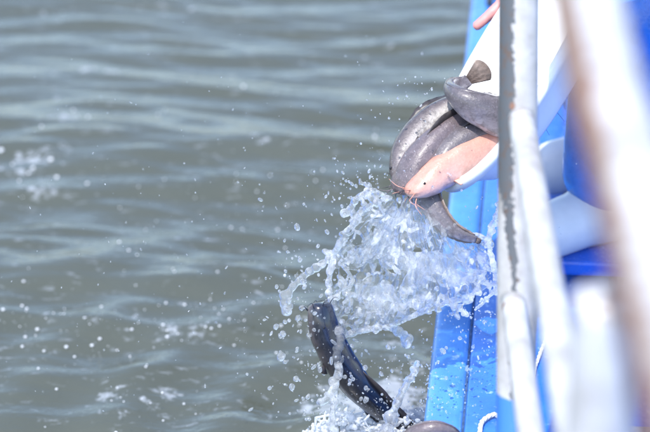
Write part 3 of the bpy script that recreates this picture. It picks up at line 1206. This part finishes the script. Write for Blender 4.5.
# rim along the ragged lower and left edge
strand([(334, 328), (345, 335), (360, 331), (376, 328), (392, 325), (408, 318), (424, 311), (440, 305), (456, 301), (470, 299)], 2.6, 1.6, 0.35, seed=1)
strand([(390, 197), (374, 203), (360, 212), (350, 226), (342, 240), (334, 254), (330, 272), (329, 290), (332, 310), (334, 328)], 1.8, 2.2, 0.5, seed=2)
# chain of drops thrown to the left
# hook above
strand([(385, 196), (374, 191), (366, 193), (358, 198), (352, 206), (347, 214)], 1.7, 2.0, 0.6, seed=5, z=-4)
strand([(374, 191), (366, 185), (359, 182)], 1.2, 0.8, 0.4, seed=6, z=-4)
strand([(374, 194), (379, 204), (384, 214)], 1.4, 1.0, 0.3, seed=7, z=-16)
# column falling in front of the dark fish
# drip under the lower rim
strand([(384, 325), (392, 328), (399, 332), (404, 338), (407, 345)], 2.6, 3.0, 0.35, seed=11)
strand([(452, 302), (455, 311), (459, 319)], 2.4, 1.2, 0.4, seed=12)
# leaping strand at right of the dark fish
# strands at the right over the side deck
strand([(499, 204), (496, 216), (491, 228), (489, 242), (491, 256), (495, 272), (496, 292)], 1.6, 2.2, 0.6, seed=14, z=-8)
strand([(488, 240), (480, 236), (470, 234)], 1.5, 1.2, 0.4, seed=15, z=-8)
strand([(484, 272), (478, 286), (470, 298)], 1.8, 1.4, 0.5, seed=16)
strand([(495, 290), (486, 300), (476, 309)], 1.3, 0.9, 0.5, seed=17, z=-4)
# web of threads across the holes
for i, (a, b) in enumerate([((341, 264), (353, 280)), ((353, 280), (345, 292)), ((345, 292), (356, 296)), ((340, 284), (350, 300)), ((352, 300), (346, 312)), ((388, 264), (400, 273)), ((338, 276), (346, 284))]):
    strand([a, ((a[0] + b[0]) / 2 + 1, (a[1] + b[1]) / 2), b], 1.1, 1.1, 0.3, seed=30 + i, jit=0.3)
# surface lumps
for i in range(170):
    x, y = random.uniform(332, 488), random.uniform(196, 330)
    ii, jj = int((x - fld.lo[0]) / HV), int((y - fld.lo[1]) / HV)
    if d2[ii, jj] < -1:
        r = random.choice([0.9, 1.1, 1.3, 1.6, 2.2, 2.8])
        fl2.ball((x, y, c0[ii, jj] - random.uniform(-1, 2.5)), r, 1.0)
# ragged fingers all round the edge
rdx = random.Random(77)
cxm, cym = 410, 262
for i in range(24):
    k = rdx.random() * len(OUT)
    a, b = OUT[int(k)], OUT[(int(k) + 1) % len(OUT)]
    x, y = a[0] + (b[0] - a[0]) * (k % 1), a[1] + (b[1] - a[1]) * (k % 1)
    if y < 200 and x > 392:
        continue
    dx, dy = x - cxm, (y - cym) + 12
    L_ = math.hypot(dx, dy)
    ln = rdx.choice([3, 4, 5, 7, 9, 13])
    strand([(x - dx / L_ * 3, y - dy / L_ * 3), (x + dx / L_ * ln * 0.5 + rdx.gauss(0, 1), y + dy / L_ * ln * 0.5), (x + dx / L_ * ln + rdx.gauss(0, 2), y + dy / L_ * ln + rdx.gauss(0, 2))],
           1.3, rdx.uniform(0.8, 2.0), 0.4, z=cdep(x, y), seed=200 + i, jit=0.4)
# ropes of water that leave the sheet
ff = Field((312, 318, -34), (356, 458, 12), HV)
strand([(338, 330), (340, 342), (337, 356), (339, 370), (336, 384), (334, 398), (333, 412), (332, 432), (332, 448)], 3.2, 2.0, 0.6, seed=8, z=-12, fld=ff)
strand([(334, 385), (327, 399), (321, 402)], 1.6, 3.0, 0.4, seed=10, z=-12, fld=ff)
tag(link('water_column', ff.mesh('water_column', xf), M['drop']), 'thin column of water falling in front of the blue-black catfish', 'splash')
ff = Field((366, 352, -26), (430, 458, 16), HV)
strand([(417, 363), (415, 371), (408, 382), (402, 393), (397, 404), (392, 416), (388, 430), (380, 446)], 2.0, 5.0, 0.45, seed=13, z=-6, fld=ff)
tag(link('leaping_strand', ff.mesh('leaping_strand', xf), M['drop']), 'curved strand of water leaping up right of the blue-black catfish', 'splash')
ff = Field((272, 226, -50), (358, 322, 40), HV)
strand([(344, 238), (337, 249), (328, 259), (318, 266), (307, 274), (297, 283), (289, 291), (285, 299)], 1.9, 2.6, 0.6, seed=3, fld=ff)
strand([(285, 299), (284, 306), (287, 311)], 2.2, 2.8, 0.5, seed=4, fld=ff)
tag(link('drop_chain', ff.mesh('drop_chain', xf), M['drop']), 'chain of joined drops flung far left of the splash sheet', 'splash')
spl = thing('water_splash', 'large torn sheet of clear splashing water under the pink catfish', 'splash', tuple(W(400, 330, FOCUS)))
link('film', fld.mesh('film', xf), M['film'], spl)
link('ligaments', fl2.mesh('ligaments', xf), M['splash'], spl)
del fl2
del fld, c0, c1, th, th1

# froth thrown up where the dark fish meets the river
f2 = Field((272, 384, 0), (470, 484, 150), 0.95)


def base_pt(x, y):
    p = G(x, y, 0.01)
    q = PX(p)
    return (q[2] - FOCUS) / U


rd = random.Random(5)
for i in range(1500):
    an = rd.uniform(0, 6.28)
    rr_ = rd.random() ** 0.7
    x = 345 + 40 * rr_ * math.cos(an) + rd.gauss(0, 3)
    y = 438 + 22 * rr_ * math.sin(an)
    if i % 3 == 0:
        x = 400 + 36 * rr_ * math.cos(an)
        y = 436 + 18 * rr_ * math.sin(an)
    z = (4.39 - FOCUS) / U + rd.gauss(0, 12)
    r = rd.choice([1.0, 1.1, 1.3, 1.5, 1.8, 2.2, 3.0])
    f2.ball((x, y, z), r, 0.5)
    if rd.random() < 0.05:
        h_ = rd.uniform(5, 14)
        f2.chain([(x, y, z), (x + rd.gauss(0, 4), y - h_ * 0.6, z - 2), (x + rd.gauss(0, 7), y - h_, z - 3)], [r * 0.6, 1.5, 1.3], 0.5)
me = f2.mesh('splash_froth', xf)
tag(link('splash_froth', me, M['froth']), 'white frothing water where the blue-black catfish meets the river', 'froth')
del f2

# drops in the air
def ico(sub):
    bm = bmesh.new()
    bmesh.ops.create_icosphere(bm, subdivisions=sub, radius=1)
    v = np.array([x.co[:] for x in bm.verts])
    f = np.array([[q.index for q in x.verts] for x in bm.faces])
    bm.free()
    return v, f


ICO1, ICO2, ICO3 = ico(1), ico(2), ico(3)


def drops_mesh(name, items, tmpl):
    V, F = [], []
    v, f = tmpl
    o = 0
    for (c, r, ax, st_) in items:
        a = np.array(ax) / (np.linalg.norm(ax) + 1e-9)
        k = v * r
        k = k + np.outer(k @ a, a) * (st_ - 1)
        V.append(k + np.array(c))
        F.append(f + o)
        o += len(v)
    V, F = np.concatenate(V), np.concatenate(F)
    me = bpy.data.meshes.new(name)
    me.from_pydata(V.tolist(), [], F.tolist())
    me.update()
    return me


rd = random.Random(21)
small = []


def spray(n, cx, cy, sx, sy, rmax, depth_s=0.07, rmin=0.35, pw=2.6, z0=0.0):
    for _ in range(n):
        x, y = rd.gauss(cx, sx), rd.gauss(cy, sy)
        d = FOCUS + z0 + rd.gauss(0, depth_s)
        r = (rmin + (rmax - rmin) * rd.random() ** pw) * U
        p = W(x, y, d)
        if p.z < 0.01:
            continue
        small.append((tuple(p), r, (rd.gauss(0, .8), rd.gauss(0, .5), 1), rd.choice([1.0, 1.1, 1.3, 1.7, 2.4])))


spray(150, 310, 300, 26, 40, 2.0)
spray(70, 350, 190, 18, 16, 1.4)
spray(170, 325, 380, 36, 40, 2.1)
spray(260, 400, 395, 38, 30, 1.7)
spray(130, 458, 330, 22, 40, 1.2)
spray(180, 438, 404, 14, 18, 1.1)
spray(140, 372, 412, 34, 12, 1.3, 0.05, z0=0.06)
spray(170, 485, 290, 12, 55, 1.3)
spray(120, 260, 290, 70, 90, 0.95, 0.16)
spray(120, 130, 300, 110, 90, 0.8, 0.25)
spray(60, 250, 130, 110, 60, 0.7, 0.25)
spray(50, 420, 95, 24, 22, 0.9, 0.05)
spray(60, 395, 170, 16, 14, 1.2, 0.04)
spray(90, 545, 350, 14, 45, 0.8, 0.2, z0=0.2)
spray(240, 390, 260, 60, 45, 1.6, 0.10)
tag(link('water_spray', drops_mesh('water_spray', small, ICO2), M['drop']), 'fine spray of tiny drops in the air around the splash', 'spray', kind='stuff')

big = [(283, 334, 3.2), (281, 357, 4.2), (276, 327, 2.6), (289, 301, 2.6), (303, 282, 2.4), (297, 227, 2.8), (285, 322, 2.2), (328, 262, 2.0), (302, 308, 3.0), (298, 318, 2.6),
       (285, 362, 2.2), (296, 379, 3.0), (320, 370, 2.2), (292, 387, 3.0), (308, 397, 2.4), (309, 419, 2.0), (345, 377, 2.0), (350, 381, 1.8), (366, 388, 2.2), (361, 399, 1.8),
       (366, 400, 2.6), (388, 347, 2.4), (365, 368, 2.6), (381, 374, 2.0), (320, 402, 3.6), (352, 346, 1.8), (392, 371, 1.6), (408, 344, 3.2), (417, 364, 2.8), (344, 215, 2.6),
       (352, 184, 1.6), (346, 181, 1.4), (356, 186, 1.6), (360, 180, 1.4), (341, 184, 1.2), (287, 311, 2.4), (460, 338, 2.0), (443, 351, 2.6), (438, 362, 1.8), (446, 378, 1.8), (473, 347, 1.6),
       (484, 322, 1.6), (452, 314, 1.8), (382, 285, 2.4), (371, 308, 2.0), (389, 118, 1.2), (398, 98, 1.2), (407, 96, 1.2), (300, 260, 2.0), (318, 246, 1.8), (327, 232, 2.0), (314, 330, 2.0)]
for (x, y, r) in big:
    d = FOCUS + rd.gauss(-0.01, 0.03) - 0.03
    p = W(x, y, d)
    me = drops_mesh('water_drop', [((0, 0, 0), r * U, (rd.gauss(0, .5), 0, 1), rd.uniform(1.0, 1.5))], ICO3)
    co = np.array([v.co[:] for v in me.vertices])
    for v in me.vertices:
        v.co *= 1 + 0.22 * noise.noise(v.co * (1.1 / (r * U)) + Vector((x, y, 0)))
    o = link('water_drop', me, M['drop'])
    o.location = p
    if y < 222:
        lb = 'clear water drop above the splash, up near the catfish heads'
    elif x > 430:
        lb = 'clear water drop in the air over the blue gunwale'
    elif x < 312:
        lb = 'clear water drop flung left, left of the blue-black catfish'
    elif y > 336:
        lb = 'clear water drop in the air beside the blue-black catfish, below the sheet'
    else:
        lb = 'clear water drop flying at the edge of the splash sheet'
    tag(o, lb, 'water drop', lb.replace('clear water drop', 'drops'))

# white balls on the river: drifting foam rafts, others standing in for sun glints
rd = random.Random(33)
fleck_balls = []
for px, py, n, sx, sy, r in [(30, 330, 50, 30, 14, .0035), (160, 335, 60, 36, 10, .0036), (75, 345, 40, 30, 14, .0035), (230, 318, 40, 30, 10, .003), (120, 322, 40, 60, 8, .0032),
                             (150, 405, 40, 40, 14, .0036), (40, 350, 40, 40, 24, .003), (250, 330, 40, 50, 24, .003), (120, 280, 60, 90, 40, .0028), (25, 175, 26, 14, 14, .006),
                             (70, 125, 16, 40, 8, .005), (110, 170, 20, 40, 14, .0045), (300, 200, 30, 60, 30, .003), (200, 250, 60, 120, 60, .0026), (382, 142, 14, 9, 8, .004), (200, 160, 20, 90, 40, .004)]:
    for _ in range(int(n * 0.45)):
        p = G(rd.gauss(px, sx), rd.gauss(py, sy), 0)
        z = float(height(np.array([p.x]), np.array([p.y]))[0])
        rr_ = r * (0.18 + 0.95 * rd.random() ** 2.5)
        fleck_balls.append(((p.x, p.y, z + rr_ * 0.3), rr_, (0, 0, 1), 0.75))
tag(link('foam_and_glints', drops_mesh('foam_and_glints', fleck_balls, ICO2), M['foam_glint']), 'white foam flecks and dots standing for sun glints on the grey-green river', 'foam', kind='stuff')

# ------------------------------------------------------------------ the person tipping the tub
M['skin'] = m_simple('tanned_skin', (0.60, 0.26, 0.24), 0.5, 0.15, 60, 0.1)
M['trousers'] = m_simple('wet_blue_waterproof', (0.025, 0.17, 0.62), 0.22, 0.35, 22, 1.0, Coat_Weight=0.3)
M['shirt'] = m_simple('white_cotton', (0.62, 0.63, 0.65), 0.8, 0.12, 40, 0.2)
M['boots'] = m_simple('white_rubber', (0.62, 0.63, 0.64), 0.35, 0.08, 30, 0.05)
M['sole'] = m_simple('grey_rubber_sole', (0.18, 0.18, 0.18), 0.7, 0.2)
M['hair'] = m_simple('black_hair', (0.012, 0.010, 0.010), 0.45, 0.5, 220, 0.6)
face = Vector((-0.86, -0.51, 0)).normalized()
rgt = Vector((face.y, -face.x, 0))
UPZ = Vector((0, 0, 1))
a1 = G(604, 236, PZ)
a1.z = PZ
a2 = a1 + rgt * 0.20 - face * 0.16
pel = (a1 + a2) / 2 - face * 0.10 + UPZ * 0.80
che = pel + face * 0.16 + UPZ * 0.36
nek = che + face * 0.07 + UPZ * 0.17
hed = nek + face * 0.07 + UPZ * 0.13
hip = [pel - rgt * 0.095, pel + rgt * 0.095]
ank = [a1 + UPZ * 0.09, a2 + UPZ * 0.09]
kne = [(h + a) / 2 + face * 0.075 + UPZ * 0.01 for h, a in zip(hip, ank)]
sho = [che - rgt * 0.19 + UPZ * 0.07, che + rgt * 0.19 + UPZ * 0.07]
rim_pts = [tubp(2 * math.pi * i / 400, TL + 0.014, TW + 0.014, 0.012) for i in range(400)]
near_rim = min(rim_pts, key=lambda p: (PX(p)[0] - 487) ** 2 + (PX(p)[1] - 26) ** 2)
dr = PX(near_rim)[2]
# right hand outside the far wall: finger roots and tips
K = [W(505 + 9.5 * i, 0 + 6.5 * i, dr + 0.018 + 0.010 * i) for i in range(4)]
LN = [0.070, 0.048, 0.050, 0.045]
fd = CV(-0.72, -0.66, 0.05).normalized()
wr_r = W(549, -46, dr + 0.06)
# left hand under the upper end of the tub
tub_end = tubp(0.35, TL + 0.016, TW + 0.016, 0.004)
wr_l = tub_end + Vector((0.09, -0.0, 0.075))
hand_l = tub_end + Vector((0.025, 0.0, 0.02))


def elbow(s, w_, out):
    m = (s + w_) / 2
    return m + out


el_r = elbow(sho[1], wr_r, rgt * 0.10 - UPZ * 0.12 - face * 0.05)
el_l = elbow(sho[0], wr_l, -rgt * 0.10 - UPZ * 0.12 - face * 0.05)
pts_all = [a1, a2, pel, che, hed, wr_r, wr_l, el_r, el_l] + K + [K[0] + fd * 0.08, tub_end]
lo = np.min([p[:] for p in pts_all], 0) - 0.24
hi = np.max([p[:] for p in pts_all], 0) + 0.24
lo[2] = PZ - 0.02
body = Field(lo, hi, 0.006)
for h, k_, a in zip(hip, kne, ank):
    body.cone(h, k_, 0.085, 0.058, 0.05)
    body.cone(k_, a, 0.055, 0.038, 0.02)
body.cone(pel, pel + (che - pel) * 0.5, 0.125, 0.115, 0.06)
body.cone(pel + (che - pel) * 0.5, che, 0.115, 0.135, 0.06)
body.cone(sho[0] + rgt * 0.05, sho[1] - rgt * 0.05, 0.075, 0.075, 0.06)
body.cone(nek - UPZ * 0.06, nek + UPZ * 0.05, 0.060, 0.055, 0.04)
body.cone(hed - face * 0.015, hed + face * 0.02 + UPZ * 0.05, 0.088, 0.092, 0.03)
body.cone(hed + face * 0.035 - UPZ * 0.055, hed + face * 0.065 - UPZ * 0.085, 0.055, 0.030, 0.03)
body.cone(hed + face * 0.108 + UPZ * 0.035, hed + face * 0.128 - UPZ * 0.008, 0.009, 0.014, 0.015)
for s_ in (-1, 1):
    body.cone(hed + rgt * s_ * 0.093 + UPZ * 0.025, hed + rgt * s_ * 0.095 - UPZ * 0.02, 0.014, 0.010, 0.008)
    body.cone(hed + face * 0.098 + rgt * s_ * 0.012 - UPZ * 0.045, hed + face * 0.090 + rgt * s_ * 0.028 - UPZ * 0.045, 0.008, 0.005, 0.006)
for s_, e_, w_ in ((sho[0], el_l, wr_l), (sho[1], el_r, wr_r)):
    body.cone(s_, e_, 0.052, 0.040, 0.04)
    body.cone(e_, w_, 0.040, 0.027, 0.015)
# right hand: palm and five fingers
for i in range(4):
    body.cone(wr_r, K[i], 0.022, 0.013, 0.012)
    t1 = K[i] + fd * LN[i] * 0.5 + CV(0.05, 0.02, 0.06) * 0.08
    t2 = K[i] + fd * LN[i]
    body.cone(K[i], t1, 0.0118, 0.0112, 0.003)
    body.cone(t1, t2, 0.0112, 0.0094, 0.002)
th0 = (wr_r + K[0]) / 2
th1_ = th0 + CV(-0.01, 0.03, 0.035)
body.cone(wr_r.lerp(K[0], 0.3), th1_, 0.017, 0.0115, 0.008)
body.cone(th1_, th1_ + CV(-0.012, -0.004, 0.032), 0.0112, 0.0088, 0.003)
# left hand hooked over the upper end of the rim
for i in range(4):
    kk = hand_l + tw * (0.03 - 0.02 * i)
    body.cone(wr_l, kk, 0.021, 0.012, 0.012)
    q1 = kk + Vector((-0.03, -0.004, 0.006))
    body.cone(kk, q1, 0.0105, 0.0095, 0.003)
    body.cone(q1, q1 + Vector((-0.022, -0.004, -0.026 - 0.003 * i)), 0.0094, 0.0078, 0.002)
body.cone(wr_l.lerp(hand_l, 0.4), hand_l + tw * 0.058 + Vector((-0.01, 0, -0.02)), 0.016, 0.010, 0.008)
person = thing('person', 'person in blue waterproof trousers and white boots holding the white tub', 'person', tuple((a1 + a2) / 2))
bod = link('body', body.mesh('body'), M['skin'], person)
del body
tr = Field(lo, hi, 0.007)
for h, k_, a in zip(hip, kne, ank):
    hem = a + UPZ * 0.055 - face * 0.0
    tr.cone(h, k_, 0.105, 0.086, 0.05)
    tr.cone(k_, hem, 0.086, 0.088, 0.03)
    rdp = random.Random(int(h.x * 1e4))
    for i in range(7):                                 # folds
        c_ = k_.lerp(hem, rdp.uniform(0.0, 1.0))
        n_ = Vector((rdp.gauss(0, 1), rdp.gauss(0, 1), 0)).normalized()
        t_ = n_.cross(UPZ)
        tr.cone(c_ + n_ * 0.072 - t_ * 0.05, c_ + n_ * 0.072 + t_ * 0.05 + UPZ * rdp.uniform(-.04, .04), 0.016, 0.013, 0.02)
tr.cone(hip[0], hip[1], 0.11, 0.11, 0.06)
tr.cone(pel, pel + UPZ * 0.10, 0.135, 0.13, 0.06)
link('trousers', tr.mesh('trousers'), M['trousers'], person)
shf = Field(lo, hi, 0.008)
shf.cone(pel + UPZ * 0.06, pel + (che - pel) * 0.5, 0.145, 0.135, 0.06)
shf.cone(pel + (che - pel) * 0.5, che, 0.135, 0.152, 0.06)
shf.cone(sho[0] + rgt * 0.05, sho[1] - rgt * 0.05, 0.088, 0.088, 0.06)
for s_, e_ in ((sho[0], el_l), (sho[1], el_r)):
    shf.cone(s_, s_.lerp(e_, 0.75), 0.066, 0.064, 0.04)
link('shirt', shf.mesh('shirt'), M['shirt'], person)
del tr, shf
for a, kdir in ((a1, face), (a2, (face + rgt * 0.25).normalized())):
    bf = Field(np.array(a[:]) - (0.3, 0.3, 0.02), np.array(a[:]) + (0.3, 0.3, 0.36), 0.004)
    heel = a - kdir * 0.05 + UPZ * 0.046
    ball_ = a + kdir * 0.125 + UPZ * 0.044
    toe = a + kdir * 0.185 + UPZ * 0.040
    bf.cone(heel, ball_, 0.042, 0.046, 0.03)
    bf.cone(ball_, toe, 0.046, 0.036, 0.03)
    bf.cone(a + UPZ * 0.07, a + kdir * 0.07 + UPZ * 0.055, 0.050, 0.045, 0.04)
    bf.cone(a + UPZ * 0.06, a + UPZ * 0.30, 0.052, 0.060, 0.04)
    boot = link('boot', bf.mesh('boot'), M['boots'], person)
    sf = Field(np.array(a[:]) - (0.3, 0.3, 0.02), np.array(a[:]) + (0.3, 0.3, 0.08), 0.004)
    sf.cone(heel - UPZ * 0.036, ball_ - UPZ * 0.034, 0.036, 0.041, 0.02)
    sf.cone(ball_ - UPZ * 0.034, toe - UPZ * 0.03, 0.041, 0.033, 0.02)
    zz = (sf.lo[2] + np.arange(sf.n[2]) * sf.h)[None, None, :]
    sf.a = np.maximum(sf.a, np.maximum(PZ + 0.001 - zz, zz - (PZ + 0.016)).astype(np.float32))
    link('sole', sf.mesh('sole'), M['sole'], boot)
hf = Field(np.array(hed[:]) - 0.2, np.array(hed[:]) + 0.2, 0.005)
hf.cone(hed - face * 0.03 + UPZ * 0.03, hed + face * 0.012 + UPZ * 0.065, 0.094, 0.092, 0.03)
hf.cone(hed - face * 0.04 - UPZ * 0.02, hed - face * 0.03 + UPZ * 0.04, 0.078, 0.09, 0.03)
link('hair', hf.mesh('hair'), M['hair'], person)
for s_ in (-1, 1):
    bm = bmesh.new()
    bmesh.ops.create_uvsphere(bm, u_segments=10, v_segments=8, radius=0.010, matrix=Matrix.Translation(hed + face * 0.098 + rgt * s_ * 0.033 + UPZ * 0.03))
    me = bpy.data.meshes.new('eye')
    bm.to_mesh(me)
    bm.free()
    link('eye', me, M['eye'], person)
